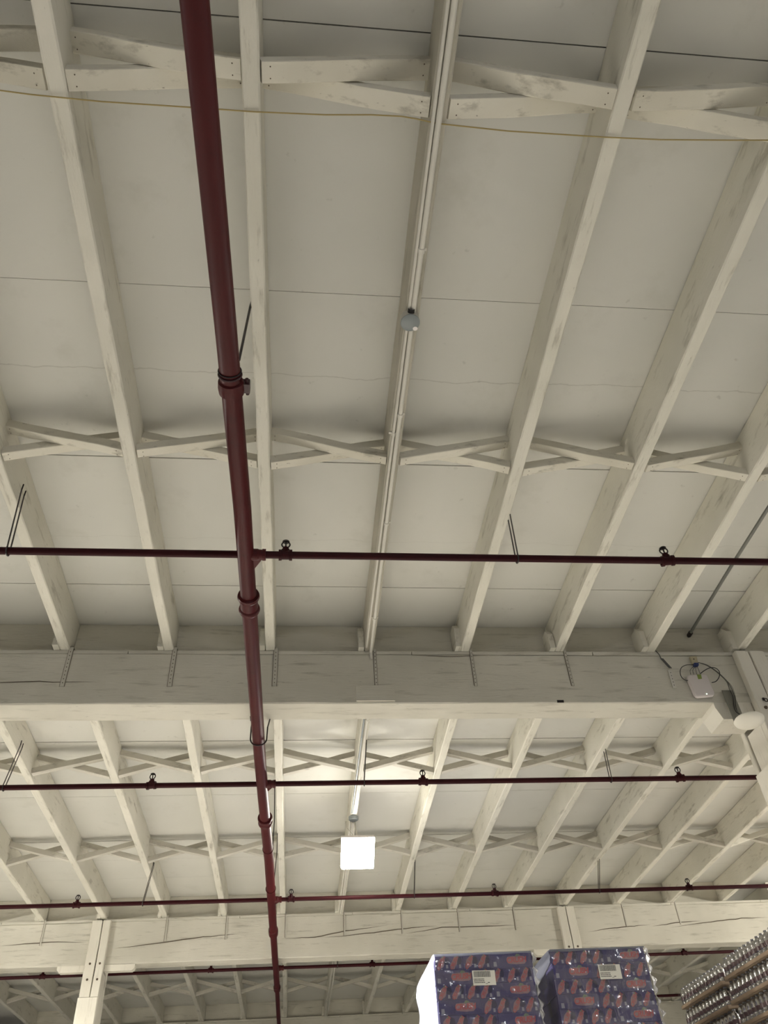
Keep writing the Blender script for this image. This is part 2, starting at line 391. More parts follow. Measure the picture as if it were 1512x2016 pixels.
# ------------------------------------------------------------------ cross bridging
def bridging(bay, k, y, near_up, wdt, th, lab):
    """two crossing struts between joist k and k+1; y = far face of the farther strut; near_up: the nearer strut rises to the right"""
    t = (y-BAY[bay][0])/(BAY[bay][1]-BAY[bay][0])
    xa = jx(bay, k, t)+JW/2-.001; xb = jx(bay, k+1, t)-JW/2+.001
    r = root('cross_bridging', ((xa+xb)/2, y, H), lab, 'bridging', 'cross bridging between the joists')
    for i in range(2):
        yc = y-wdt*(.5+i)-.003*i
        rise = near_up if i == 1 else not near_up
        zl, zh = H+.012+th/2, TOP-.045-th/2
        za, zb = (zl, zh) if rise else (zh, zl)
        j = random.uniform(-.012, .012)
        p0 = V((xa, yc, za+j)); p1 = V((xb, yc, zb+random.uniform(-.012, .012)))
        d = (p1-p0).normalized()
        st = MB().timber(p0, p1, wdt, th, seg=5, jit=.0025, ch=.003).build('strut', 'brace' if bay == 0 else 'brace_shaded', r)
        mb = MB()
        for e, s in ((p0, 1), (p1, -1)):
            for q in (-.22, .22):
                c = e+d*s*.035+V((0, q*wdt*1.2, 0)); nrm = V((-d.z, 0, d.x)) if d.x > 0 else V((d.z, 0, -d.x))
                c = c-nrm*(th/2+.004)
                mb.lathe(c, [(.0032, 0), (.002, -.0015), (.0001, -.002)], 7, nrm)
        if bay == 0: mb.build('nail', 'nail', st)
rows = [(0, 1.29, 1, .087, .055, 'near bay front row'), (0, 3.445, 0, .064, .062, 'near bay second row'),
        (1, 7.83, 0, .062, .06, 'second bay front row'), (1, 10.19, 0, .062, .06, 'second bay back row'),
        (2, 14.75, 0, .06, .06, 'far bay front row'), (2, 17.1, 0, .06, .06, 'far bay back row')]
for bay, y, flip, w, th, nm in rows:
    ks = list(RNG[bay])[:-1]
    for k in ks:
        if bay == 0 and y < 2 and not -2 <= k <= 2: continue
        if bay == 0 and not -3 <= k <= 4: continue
        up_ = (k % 2 != 0) != bool(flip)
        bridging(bay, k, y, up_, w, th, 'wooden X bridging, %s, right of joist: %s' % (nm, jname(bay, k)))

# ------------------------------------------------------------------ posts
def post(x0, yb, lab, base_x=None, gapx=.118, w=.245, bolts=True):
    yf = yb-.072; x1 = x0+w; ybk = yb+BW+.06
    r = root('timber_post', (x0+w/2, yb+BW/2, FLOOR), lab, 'post', 'posts carrying the beams')
    MB().timber((x0+w/2, yb+BW/2, FLOOR), (x0+w/2, yb+BW/2, 2.62), w+.014, ybk-yf+.02, side=(0, 1, 0), seg=16, jit=.004, ch=.012).build('post_shaft', 'post', r)
    MB().timber((x0+w/2, yb+BW/2, 2.62), (x0+w/2, yb+BW/2, 2.93), w-.02, BW-.02, side=(0, 1, 0), seg=3, jit=.002, ch=.006).build('post_core', 'post', r)
    for (ya, yc) in ((yf, yb-.003), (yb+BW+.003, ybk)):
        for (a, b) in ((x0, x0+gapx), (x0+gapx+.012, x1)):
            pl = MB().timber(((a+b)/2, (ya+yc)/2, 2.625), ((a+b)/2, (ya+yc)/2, H-.03), b-a, yc-ya, side=(0, 1, 0), seg=6, jit=.002, ch=.006).build('cheek_board', 'post', r)
            if ya == yf:
                mb = MB()
                for z in (2.83, 3.02) if bolts else (3.38,):
                    mb.lathe(((a+b)/2, ya, z), [(.015, 0), (.015, -.004), (.009, -.005), (.009, -.014), (.0001, -.015)], 10, 'Y')
                mb.build('bolt', 'nail', pl, smooth=False)
    MB().box(x0+gapx-.002, yf+.03, 2.63, x0+gapx+.014, yf+.05, H-.04).build('dark_joint', 'gap', r)
    return r
def corbel(x0, x1, yb, zb, lab):
    """bolster block under the beam; the bevelled free end is at x0"""
    s = 1 if x1 > x0 else -1
    near = yb < 10; za, zt = (zb-.15 if near else zb-.08), zb-.001; ya, yc = yb+.004, (yb+BW-.004 if near else yb+.11)
    e = [(x0, zt), (x0, zt-.045), (x0+s*.035, za), (x1, za), (x1, zt)]
    vs = [(x, ya, z) for x, z in e]+[(x, yc, z) for x, z in e]
    mb = MB().add(vs, [(0, 1, 2, 3, 4), (9, 8, 7, 6, 5), (0, 5, 6, 1), (1, 6, 7, 2), (2, 7, 8, 3), (3, 8, 9, 4), (4, 9, 5, 0)])
    return tag(mb.build('corbel_block', 'post', origin=((x0+x1)/2, (ya+yc)/2, za)), lab, 'corbel', 'corbel blocks under the beam ends')
post(3.684, 5.48, 'white timber post at right edge of the frame beside the white dome', w=.26)
corbel(3.36, 3.68, 5.48, 3.11, 'angled-end corbel block under near beam left of the dome')
corbel(4.42, 3.95, 5.48, 3.11, 'corbel block under near beam on the outer side of the right post')
post(-2.845, 12.32, 'white bolted timber post at lower left between two beam lengths', gapx=.135, w=.25)
corbel(-2.19, -2.59, 12.32, 3.02, 'corbel block on the right side of the lower left post')
corbel(-3.22, -2.85, 12.32, 3.02, 'corbel block on the left side of the lower left post')
post(3.86, 12.32, 'white timber post rising behind the purple cartons', gapx=.118, w=.25)
corbel(3.42, 3.855, 12.32, 3.02, 'corbel block left of the post behind the purple cartons')
corbel(4.56, 4.12, 12.32, 3.02, 'corbel block right of the post behind the purple cartons')

# ------------------------------------------------------------------ sprinkler piping
BR = [3.445, 6.44, 9.42, 12.675, 15.2]
PZ = 2.90
BZ = [2.90, 2.90, 2.90, 2.985, 2.93]
def mx(y):
    ks = [(-1.4, -.40), (.74, -.381), (1.98, -.353), (3.06, -.332), (5.2, -.322), (6.03, -.317), (7.26, -.303), (8.2, -.288), (13.6, -.272), (22, -.26)]
    for (a, xa), (b, xb) in zip(ks, ks[1:]):
        if y <= b: return xa+(xb-xa)*(y-a)/(b-a)
    return ks[-1][1]
mp_ = root('sprinkler_main_pipe', (-.32, 5, PZ), 'thick maroon main pipe running along the room under all beams', 'pipe')
ys = [-1.4, .74, 1.98, 3.06, 4.2, 5.2, 6.03, 7.26, 8.2, 9.5, 10.6]
MB().tube([(mx(y), y, PZ) for y in ys], .0475, 28).build('pipe_run', 'maroon', mp_, smooth=True)
MB().tube([(mx(y), y, z) for y, z in ((10.6, PZ), (12, PZ+.01), (12.65, PZ+.045), (13.6, PZ+.045))], .042, 24).build('pipe_run', 'maroon', mp_, smooth=True)
MB().tube([(mx(y), y, PZ+.04) for y in (13.6, 16, 19, 23)], .033, 20).build('pipe_run', 'maroon', mp_, smooth=True)
def collar(y, r, L, rings, nm='coupling'):
    mb = MB(); x = mx(y); PZ = 2.90 if y < 12 else 2.945
    if rings == 2:
        pr = [(r, -L/2), (r+.006, -L/2+.005)]
        mb.lathe((x, y, PZ), [(r, -L/2), (r+.016, -L/2+.006), (r+.020, -L/2+.02), (r+.016, -L/2+.034), (r+.007, -L/2+.042), (r+.006, L/2-.042), (r+.014, L/2-.034), (r+.018, L/2-.02), (r+.014, L/2-.006), (r, L/2)], 32, 'Y')
    else:
        mb.lathe((x, y, PZ), [(r, -L/2), (r+.010, -L/2+.006), (r+.013, 0), (r+.010, L/2-.006), (r, L/2)], 32, 'Y')
    return mb.build(nm, 'maroon', mp_, smooth=True)
collar(3.90, .0475, .17, 2); collar(7.2, .0475, .14, 2); collar(10.62, .047, .2, 1); collar(13.65, .040, .2, 1)
# grooved coupling with bolt pads near the first hanger
c = collar(2.26, .0475, .075, 1)
mb = MB()
for s in (-1, 1):
    cx = mx(2.26)+s*.068
    if s > 0:
        mb.box(cx-.016, 2.235, PZ-.012, cx+.016, 2.285, PZ+.03)
        mb.tube([(cx+.004, 2.215, PZ+.006), (cx+.004, 2.305, PZ+.006)], .008, 8)
mb.torus((mx(2.19), 2.19, PZ), .050, .006, 'Y')
mb.build('bolt_pad', 'dark_maroon', c)
# tees to the branches (right side)
for i, y in enumerate(BR[:4]):
    r = .0475 if i < 3 else (.042 if i < 4 else .033)
    x = mx(y); mb = MB(); PZ = BZ[i]
    mb.lathe((x+r*.6, y, PZ), [(.034, 0), (.034, r*.4+.02), (.030, r*.4+.03), (.030, r*.4+.045), (.034, r*.4+.047), (.034, r*.4+.066), (.021, r*.4+.066)], 20, 'X')
    mb.add([(x+r*.7, y+.01, PZ-.02), (x+r*.7, y+.01, PZ+.02), (x+r+.05, y+.01, PZ-.02), (x+r+.05, y+.01, PZ+.02), (x+r*.75, y+.13, PZ-.016), (x+r*.75, y+.13, PZ+.016)],
           [(0, 2, 4), (1, 5, 3), (0, 1, 3, 2), (2, 3, 5, 4), (0, 4, 5, 1)])
    mb.build('branch_tee', 'maroon', mp_, smooth=False)
PZ = 2.90
BL = ['nearest', 'second', 'third', 'fourth', 'fifth']
BP = {0: [-.106, 2.162], 1: [-3.6, -1.224, 1.06, 3.369], 2: [-4.7, -2.391, -.066, 2.265, 4.603], 3: [-5.8, -3.485, -1.191, 1.1, 3.45, 5.809, 8.1], 4: [5.9, 8.2]}
for i, y in enumerate(BR):
    x0, x1 = [(-5.2, 7.5), (-6, 8), (-8, 9), (-9, 10), (3.6, 10)][i]
    dy = [(-.0, -.01), (.005, 0), (-.02, .02), (0, .03), (0, 0)][i]
    o = MB().tube([(x0, y+dy[0], BZ[i]), (max(mx(y), x0+.5), y, BZ[i]), (x1, y+dy[1], BZ[i])], .0215, 20).build('sprinkler_branch_pipe', 'maroon_branch', origin=(0, y, BZ[i]), smooth=True)
    tag(o, 'thin maroon branch pipe crossing the main, %s line from the viewer' % BL[i] if i < 4 else 'faint dark pipe in the far bay seen between cartons and bottle packs', 'pipe', 'maroon branch pipes')
# sprinkler head (built once)
def make_head():
    r = root('upright_sprinkler', (BP[0][0], BR[0], PZ), 'upright sprinkler', 'sprinkler', 'upright sprinklers on the branch pipes')
    x, y = BP[0][0], BR[0]
    t = MB().lathe((x, y, PZ), [(.021, -.038), (.032, -.038), (.032, -.022), (.026, -.020), (.026, .020), (.032, .022), (.032, .038), (.021, .038)], 20, 'X')
    t.lathe((x, y, PZ), [(.024, 0), (.024, .036), (.018, .037), (.018, .052), (.0001, .052)], 16)
    t.build('tee_fitting', 'maroon_branch', r)
    fr = MB().torus((x, y, PZ+.078), .023, .0045, 'Y', 20, 6)
    fr.tube([(x, y, PZ+.05), (x, y, PZ+.10)], .0045, 6); fr.build('frame_arms', 'black_steel', r, smooth=True)
    d = MB().lathe((x, y, PZ+.102), [(.0001, .003), (.016, .002), (.021, -.002), (.0001, -.001)], 14); d.build('deflector', 'black_steel', r)
    return r
hd = make_head()
def hlab(i, j, x):
    m = mx(BR[i])
    xs = BP[i]; rt = [q for q in xs if q > m]; lf = sorted([q for q in xs if q < m], reverse=True)
    if i == 4: return 'dim sprinkler on the far bay pipe between cartons and bottle packs, %s' % ('nearer the cartons', 'nearer the bottles')[BP[4].index(x)]
    if x > m: return 'dark upright sprinkler on the %s branch pipe, %s to the right of the main' % (BL[i], nth(rt.index(x)))
    return 'dark upright sprinkler on the %s branch pipe, %s to the left of the main' % (BL[i], nth(lf.index(x)))
for i in range(5):
    for j, x in enumerate(BP[i]):
        if i == 0 and j == 0: hd['label'] = hlab(0, 0, x); continue
        o = copy_tree(hd, (x, BR[i], BZ[i]), hlab(i, j, x)); o.rotation_euler.z = random.uniform(-.5, .5)*0.6
# pipe hangers
def hook(i, bx, top, lab):
    """bent rod: two legs down from the joist side, looped under the branch pipe"""
    y = BR[i]; top = V(top); mb = MB(); PZ = BZ[i]
    r = .0045
    a = V((bx, y-.025, PZ+.01)); b = V((bx, y+.025, PZ+.01))
    t1 = top+V((0, -.03, 0)); t2 = top+V((0, .03, 0))
    arc = [V((bx, y-.027*math.cos(t), PZ-.027*math.sin(t))) for t in [math.pi*q/8 for q in range(9)]]
    mb.tube([t1+V((0, 0, .05)), t1, a.lerp(t1, .4), a]+arc+[b, b.lerp(t2, .4), t2, t2+V((0, 0, .05))], r, 7)
    o = mb.build('pipe_hanger', 'black_steel', origin=(bx, y, PZ)); tag(o, lab, 'pipe hanger', 'rod hangers on the branch pipes')
hook(0, 1.242, (1.40, 3.86, 3.64), 'bent rod hanger holding the nearest branch pipe right of the conduits')
hook(0, -1.62, (-1.80, 3.75, 3.64), 'bent rod hanger holding the nearest branch pipe at the left frame edge')
hook(1, .55, (.645, 7.1, 3.64), 'bent rod hanger on the second branch pipe beside the conduit joist')
hook(1, 2.73, (3.13, 7.35, 3.64), 'bent rod hanger on the second branch pipe toward the right')
hook(1, -2.40, (-2.63, 7.2, 3.64), 'bent rod hanger on the second branch pipe at the left frame edge')
hook(2, -1.685, (-1.80, 10.4, 3.64), 'bent rod hanger on the third branch pipe left of the main')
hook(2, 1.327, (1.51, 10.4, 3.64), 'bent rod hanger on the third branch pipe right of the lamp')
hook(2, 3.504, (4.0, 10.5, 3.64), 'bent rod hanger on the third branch pipe above the right cartons')
hook(3, .599, (.66, 13.2, 3.64), 'bent rod hanger on the fourth branch pipe below the lamp')
# main pipe hangers
r = root('main_pipe_hanger', (mx(2.19), 2.19, PZ), 'black rod and clamp hanging the main pipe from joist in the near bay', 'pipe hanger')
x = mx(2.19)
MB().tube([(-.302, 2.30, 3.70), (-.306, 2.28, 3.60), (x+.035, 2.17, PZ+.085), (x+.02, 2.17, PZ+.05)], .0065, 8).build('rod', 'black_steel', r)
MB().torus((x, 2.17, PZ), .0505, .0035, 'Y', 28, 6).build('ring', 'black_steel', r)
r = root('main_pipe_hanger', (mx(5.64), 5.64, PZ), 'U shaped rod looping under the main pipe at back of the near beam', 'pipe hanger')
x = mx(5.64); zc = PZ
arc = [V((x-.062*math.cos(t), 5.64, zc-.055*math.sin(t))) for t in [math.pi*q/12 for q in range(13)]]
MB().tube([(x-.06, 5.70, 3.109), (x-.062, 5.645, 3.0)]+arc+[(x+.064, 5.645, 3.0), (x+.075, 5.72, 3.109)], .0055, 8).build('rod_loop', 'black_steel', r)
MB().box(x-.08, 5.67, 3.10, x-.04, 5.73, 3.112).build('rod_plate', 'black_steel', r)
r = root('main_pipe_hanger', (mx(9.05), 9.05, PZ), 'ring hanger with dark rod on main pipe left of the lamp', 'pipe hanger')
x = mx(9.05)
MB().torus((x, 9.05, PZ), .052, .004, 'Y', 28, 6).build('ring', 'maroon', r)
MB().tube([(x+.03, 9.05, PZ+.045), (x+.05, 9.1, 3.3), (-.245, 9.35, 3.65)], .0045, 7).build('rod', 'black_steel', r)
r = root('main_pipe_hanger', (mx(7.9), 7.9, PZ), 'dark rod dropping to main pipe beside joist in the second bay', 'pipe hanger')
x = mx(7.9)
MB().tube([(x+.045, 7.9, PZ), (x+.05, 7.95, 3.2), (-.262, 8.2, 3.65)], .005, 7).build('rod', 'black_steel', r)
MB().torus((x, 7.9, PZ), .0505, .0035, 'Y', 28, 6).build('ring', 'maroon', r)

# ------------------------------------------------------------------ conduits on the k=1 joist
def cx1(y):
    if y < 5.6: return jx(0, 1, 0)
    if y < 12.4: return jx(1, 1, (y-5.67)/6.74)
    return jx(2, 1, 0)
def conduit(pts, r, lab, mat='conduit', straps=()):
    ro = root('conduit', pts[len(pts)//2], lab, 'conduit')
    MB().tube(pts, r, 14).build('tube', mat, ro, smooth=True)
    for y in straps:
        q = min(pts, key=lambda p: abs(p[1]-y)); i = pts.index(q)
        a, b = (pts[i], pts[i+1]) if i < len(pts)-1 and y >= q[1] else (pts[i-1], pts[i])
        t = (y-a[1])/(b[1]-a[1]) if b[1] != a[1] else 0
        c = V(a).lerp(V(b), t)
        MB().lathe(c, [(r, -.014), (r+.004, -.012), (r+.004, .012), (r, .014)], 14, 'Y').box(c.x-.028, c.y-.008, H-.004, c.x+.028, c.y+.008, H+.0).build('strap', mat, ro)
xj = jx(0, 1, 0)
conduit([(xj+.004, -1.4, H-.015), (xj+.002, 1.0, H-.015), (xj-.002, 2.25, H-.015)], .0135, 'white conduit along joist bottom from frame top to the round grey box', straps=(.3, 1.9))
conduit([(xj-.024, -1.4, H-.011), (xj-.024, 2.0, H-.012), (xj-.022, 5.4, H-.011)], .0085, 'thinner conduit tucked along left edge of the conduit joist, near bay', straps=(.8, 3.1))
conduit([(xj+.0, 2.34, H-.015), (xj+.004, 3.6, H-.015), (xj+.010, 4.7, H-.015), (xj+.016, 5.40, H-.015), (xj+.016, 5.455, H-.025), (xj+.017, 5.465, H-.08)], .0125, 'white conduit along joist bottom from round grey box to the near beam', straps=(2.95, 3.9, 5.0))
conduit([(cx1(5.76)+.006, 5.76, H-.016), (cx1(7.2)+.004, 7.2, H-.016), (cx1(8.8)+.0, 8.72, H-.016)], .014, 'white conduit under the conduit joist between near beam and the lamp', straps=(6.6, 7.9))
conduit([(cx1(5.76)-.026, 5.76, H-.012), (cx1(7.2)-.026, 7.2, H-.012), (cx1(8.8)-.026, 8.72, H-.012)], .009, 'thinner conduit beside the white one leading to the lamp', 'box_grey')
conduit([(cx1(8.95), 8.98, H-.016), (cx1(10.2), 10.2, H-.016), (cx1(12.25), 12.28, H-.016)], .013, 'white conduit under the joist from the lamp to the second beam')
conduit([(cx1(8.95)-.028, 8.98, H-.012), (cx1(10.2)-.028, 10.2, H-.012), (cx1(12.25)-.028, 12.28, H-.012)], .008, 'thinner conduit from lamp to second beam, left of the white one')
conduit([(cx1(13)-.02, 12.62, H-.014), (cx1(13)-.02, 19.1, H-.014)], .011, 'conduit under the joist in the dark far bay, left of the pair')
conduit([(cx1(13)+.018, 12.62, H-.014), (cx1(13)+.018, 19.1, H-.014)], .011, 'conduit under the joist in the dark far bay, right of the pair')
p = at(1355, 1253, Y=5.565); q = V((3.60, -1.3, 3.90-.06))
ro = root('conduit', p, 'grey conduit slanting from upper right edge into the blocking board', 'conduit')
MB().tube([(p.x, 5.565, p.z), (p.x-.02, 4.6, p.z-.0), (p.x-.045, 3.0, p.z-.02), (p.x-.05, -1.3, p.z-.02)], .0135, 14).build('tube', 'conduit_grey', ro, smooth=True)
MB().lathe((p.x, 5.50, p.z), [(.0135, 0), (.020, .002), (.020, .05), (.014, .06)], 14, 'Y').build('end_fitting', 'black_steel', ro)
# round box
r = root('junction_box', (xj-.022, 2.296, H-.01), 'round grey junction box on the conduit joist in the near bay', 'junction box')
MB().lathe((xj-.014, 2.296, H-.001), [(.050, 0), (.050, -.040), (.047, -.043)], 28).build('box_body', 'galv', r, smooth=True)
MB().lathe((xj-.014, 2.296, H-.043), [(.0515, 0), (.0515, -.003), (.049, -.005), (.0001, -.005)], 28).build('cover', 'box_grey', r, smooth=True)
mb = MB()
for a in (.75, 3.9): mb.lathe((xj-.014+.040*math.cos(a), 2.296+.040*math.sin(a), H-.036), [(.005, 0), (.005, -.002), (.0001, -.002)], 8)
mb.build('screw', 'gap', r)
mb = MB().lathe((xj-.012, 2.243, H-.018), [(.019, -.02), (.019, .01)], 12, 'Y'); mb.build('hub', 'gap', r)
MB().lathe((xj-.014+.03, 2.296+.033, H-.0485), [(.013, 0), (.0001, -.001)], 12).build('bare_spot', 'white_patch', r)

# cable along the top of the frame
pts = []
for (px, py) in [(-60, 170), (0, 178), (60, 186), (100, 190), (200, 200), (370, 211), (500, 220), (640, 226), (730, 226), (790, 229), (820, 234), (860, 243), (1000, 258), (1190, 270), (1300, 275), (1440, 276), (1560, 276)]:
    q = at(px, py, Z=H-.008); pts.append(q)
tag(MB().tube(pts, .0032, 6).build('stapled_cable', 'cable_yellow', origin=(0.3, 1.3, H-.008)), 'thin yellowish cable strung across joist bottoms near the top of frame', 'cable')

# ------------------------------------------------------------------ access point, cables, dome
YF = 5.478
def P(x, y, d=.0): 
    q = at(x, y, Y=YF-d); return q
c = (P(1353, 1329, .03)+P(1389, 1327, .03)+P(1370, 1371, .03)+P(1408, 1369, .03))/4
r = root('access_point', c, 'white wireless access point tilted on the near beam by the post', 'access point')
tl, tr_, bl, br = P(1351, 1329, .035), P(1391, 1326, .035), P(1370, 1372, .035), P(1409, 1369, .035)
def slab(tl, tr_, br, bl, th, rad=.18, n=5):
    cs = [tl, tr_, br, bl]; ring = []
    for i in range(4):
        p0 = cs[i-1]; p1 = cs[i]; p2 = cs[(i+1) % 4]
        a = p1.lerp(p0, rad); b = p1.lerp(p2, rad)
        for k in range(n+1):
            t = k/n; ring.append(a.lerp(p1, t).lerp(p1.lerp(b, t), t))
    m = len(ring); cen = sum(ring, V((0, 0, 0)))/m; vs = []
    for sc, d in ((1, .028), (1, .004), (.96, -.001), (.90, -.004)):
        for q in ring: vs.append(cen+(q-cen)*sc+V((0, d*th/.03, 0)))
    fs = [tuple(3*m+k for k in range(m)), tuple(m-1-k for k in range(m))]
    for j in range(3):
        for k in range(m): fs.append((j*m+k, j*m+(k+1) % m, (j+1)*m+(k+1) % m, (j+1)*m+k))
    return MB().add(vs, fs)
slab(tl, tr_, br, bl, .03).build('case', 'white_plastic', r, smooth=True)
t0, t1, t2, t3 = P(1372, 1328, .041), P(1380, 1327.5, .041), P(1382, 1336, .041), P(1375, 1337, .041)
MB().add([t0, t1, t2, t3, *[q+V((0, .002, 0)) for q in (t0, t1, t2, t3)]], [(0, 1, 2, 3), (0, 4, 5, 1), (1, 5, 6, 2), (2, 6, 7, 3), (3, 7, 4, 0)]).build('green_tape', 'green_tape', r)
l = P(1391.5, 1366, .042); MB().lathe(l, [(.0032, 0), (.002, -.002), (.0001, -.003)], 10, 'Y').build('status_light', 'led', r)
j = P(1367, 1300, .0)
r = root('wall_jack', j, 'small beige cable jack plate with blue plugs above the access point', 'jack')
slab(P(1358, 1292, .02), P(1372, 1292, .02), P(1375, 1306, .02), P(1363, 1307, .02), .02, .08).build('plate', 'beige', r)
MB().lathe(P(1366, 1297.5, .024), [(.006, 0), (.0001, -.001)], 8, 'Y').build('screw', 'gap', r)
MB().obox(P(1370, 1309, .03), V((.020, 0, 0)), V((0, .014, 0)), V((.004, 0, .013))).build('plug', 'blue_plug', r)
def cable(pix, r, mat, lab, grp=None, d0=.03):
    # smooth the pixel path with Catmull-Rom
    P3 = [P(x, y, d) for x, y, d in pix]; out = []
    for i in range(len(P3)-1):
        p0 = P3[max(i-1, 0)]; p1 = P3[i]; p2 = P3[i+1]; p3 = P3[min(i+2, len(P3)-1)]
        for k in range(5):
            t = k/5; out.append(.5*((2*p1)+(p2-p0)*t+(2*p0-5*p1+4*p2-p3)*t*t+(3*p1-p0-3*p2+p3)*t**3))
    out.append(P3[-1])
    tag(MB().tube(out, r, 7).build('data_cable', mat, origin=P3[0]), lab, 'cable', grp)
cable([(1365, 1309, .03), (1352, 1309, .04), (1342, 1314, .05), (1339, 1323, .05), (1342, 1333, .045), (1349, 1339, .04), (1354, 1340, .03)], .0032, 'black_cable', 'black cable looping out left of the access point')
cable([(1379, 1326, .03), (1387, 1320, .045), (1397, 1315, .05), (1408, 1315, .05), (1416, 1322, .05), (1416, 1332, .045), (1410, 1341, .04), (1401, 1344, .025)], .0034, 'black_cable', 'black cable looping out right of the access point')
for i, (a, m_) in enumerate([((1366, 1312), (1359, 1319)), ((1369, 1313), (1364, 1319)), ((1370, 1313), (1370, 1320)), ((1373, 1313), (1376, 1320))]):
    cable([(*a, .03), (*m_, .045), (m_[0]+1+i*.6, 1328, .032)], .0018, 'black_cable', 'thin patch lead between jack and access point, %s of four' % nth(i), 'thin patch leads above the access point')
for i in range(4):
    o = i*1.6
    cable([(1374, 1304, .02), (1392, 1309+o*.3, .02), (1412, 1322+o*.4, .02), (1430, 1339+o*.5, .022), (1441-o, 1352+o, .03), (1448-o, 1372, .05), (1450-o, 1390, .06), (1453-o*.6, 1402, .07), (1463, 1409, .08)], .0026, ['grey_cable', 'black_cable', 'grey_cable', 'black_cable'][i],
          'data cable of the bundle arching from jack to the dome, %s strand' % nth(i), 'cables to the dome')
r = root('dome_antenna', (3.56, 5.33, 2.90), 'white flattened dome fixture hanging at the post below the near beam', 'dome')
dc = at(1475, 1419, Y=5.30)
MB().lathe(dc, [(.0001, .024), (.07, .022), (.108, .014), (.116, .004), (.112, -.008), (.085, -.028), (.052, -.042), (.0001, -.046)], 36, V((.05, .1, 1))).build('dome_shell', 'dome', r, smooth=True)
# grey plate carrying it
a0, a1, a2, a3 = P(1421, 1359, .012), P(1442, 1359, .012), P(1464, 1412, .08), P(1449, 1430, .10)
MB().add([a0, a1, a2, a3]+[q+V((.0, .004, 0)) for q in (a0, a1, a2, a3)], [(0, 1, 2, 3), (7, 6, 5, 4), (0, 4, 5, 1), (1, 5, 6, 2), (2, 6, 7, 3), (3, 7, 4, 0)]).build('mounting_plate', 'plate', r)
MB().lathe(P(1437, 1389, .045), [(.006, 0), (.006, -.004), (.0001, -.004)], 8, 'Y').build('screw', 'gap', r)
r = root('pipe_clip', P(1508, 1378, .08), 'small black clip on the face of the right post', 'clip')
q = P(1508, 1378, .08)
MB().torus(q, .014, .004, 'Y', 14, 6).build('ring', 'black_steel', r); MB().box(q.x-.022, q.y, q.z+.0, q.x-.006, q.y+.012, q.z+.022).build('tab', 'black_steel', r)

# ------------------------------------------------------------------ lamps
def lamp(loc, lab, tilt=math.radians(38), lens='lens', dp=.075):
    loc = V(loc); r = root('floodlight', loc, lab, 'lamp')
    n = V((0, -math.sin(tilt), -math.cos(tilt))); u = V((1, 0, 0)); w = n.cross(u)
    hw, hh = .183, .170
    def ring(sc, d): return [loc+u*(sx*hw*sc)+w*(sy*hh*sc)+n*d for sx, sy in ((-1, -1), (1, -1), (1, 1), (-1, 1))]
    vs = ring(.985, 0)+ring(1, .02)+ring(.93, dp)
    fs = [(8, 9, 10, 11)]
    for j in range(2):
        for k in range(4): fs.append((j*4+k, j*4+(k+1) % 4, (j+1)*4+(k+1) % 4, (j+1)*4+k))
    MB().add(vs, fs).build('lens', lens, r)
    if lens == 'lens':
        la = bpy.data.lights.new('floodlight_beam', 'AREA'); la.shape = 'SQUARE'; la.size = .32; la.energy = 560; la.color = (1, .945, .83); la.spread = math.radians(115)
        lo = bpy.data.objects.new('floodlight_beam', la); C.objects.link(lo); lo.parent = r; lo.location = n*(dp+.012)
        lo.rotation_euler = (-.05, 0, 0)
    mb = MB(); mb.obox(loc-n*.022, u*hw*1.0, w*hh*1.0, n*.021)
    for i in range(9): mb.obox(loc-n*.065+u*(hw*.8*(i-4)/4), u*.004, w*hh*.8, n*.024)
    mb.build('housing', 'white_plastic', r)
    tp = loc+V((0, .02, .16))
    br_ = MB().tube([loc-u*.10-n*.05, loc-u*.10+V((0, .02, .13)), tp-u*.03, tp+u*.03, loc+u*.10+V((0, .02, .13)), loc+u*.10-n*.05], .007, 6)
    br_.tube([tp, (loc.x-.02, loc.y+.05, H-.03)], .009, 8); br_.build('yoke', 'galv', r)
    MB().lathe((loc.x-.035, loc.y, H-.001), [(.055, 0), (.055, -.035), (.045, -.042), (.0001, -.042)], 20).build('ceiling_box', 'box_grey', r)
    MB().tube([(loc.x-.08, loc.y, H-.03), (loc.x-.13, loc.y, H-.05), (loc.x-.12, loc.y-.01, H-.12), (loc.x-.05, loc.y, H-.2), (loc.x-.02, loc.y+.03, H-.3)], .0035, 6).build('cord', 'galv', r)
    return r
lamp((.655, 8.86, 3.20), 'blazing white square floodlight hung from the conduit joist')
import json
OFF = [(.6, -3.2), (-6.0, 2.4), (7.2, 2.4), (-6.4, 8.4), (8.4, 8.4)]  # unseen floodlights added off frame to fill the bays with light
EXTRA = []
for i, (x, y) in enumerate(OFF):
    EXTRA.append(lamp((x, y, 3.20), 'unseen fill floodlight added outside the frame, %s of those around the room' % nth(i), -.22 if i == 0 else .02, 'lens_fill_white' if i < 3 else 'lens_fill_warm', .003))

# ------------------------------------------------------------------ cartons on pallets
TXT = {}
def text_obj(name, body, size, mat, parent, loc, rot, shear=0, ext=.0006, off=0):
    cu = bpy.data.curves.new(name, 'FONT'); cu.body = body; cu.size = size; cu.extrude = ext; cu.shear = shear; cu.offset = off
    cu.align_x = 'CENTER'; cu.align_y = 'CENTER'; cu.space_character = .92
    cu.resolution_u = 3
    key = (body, size, shear, off)
    if key not in TXT:
        t = bpy.data.objects.new('tmp_text', cu); C.objects.link(t); dg = bpy.context.evaluated_depsgraph_get()
        me = bpy.data.meshes.new_from_object(t.evaluated_get(dg)); bpy.data.objects.remove(t); me.materials.clear(); me.materials.append(M[mat]); TXT[key] = me
    o = bpy.data.objects.new(name, TXT[key]); C.objects.link(o); o.parent = parent; o.location = loc; o.rotation_euler = rot
    return o
CL, CS, CHt = .400, .268, .122
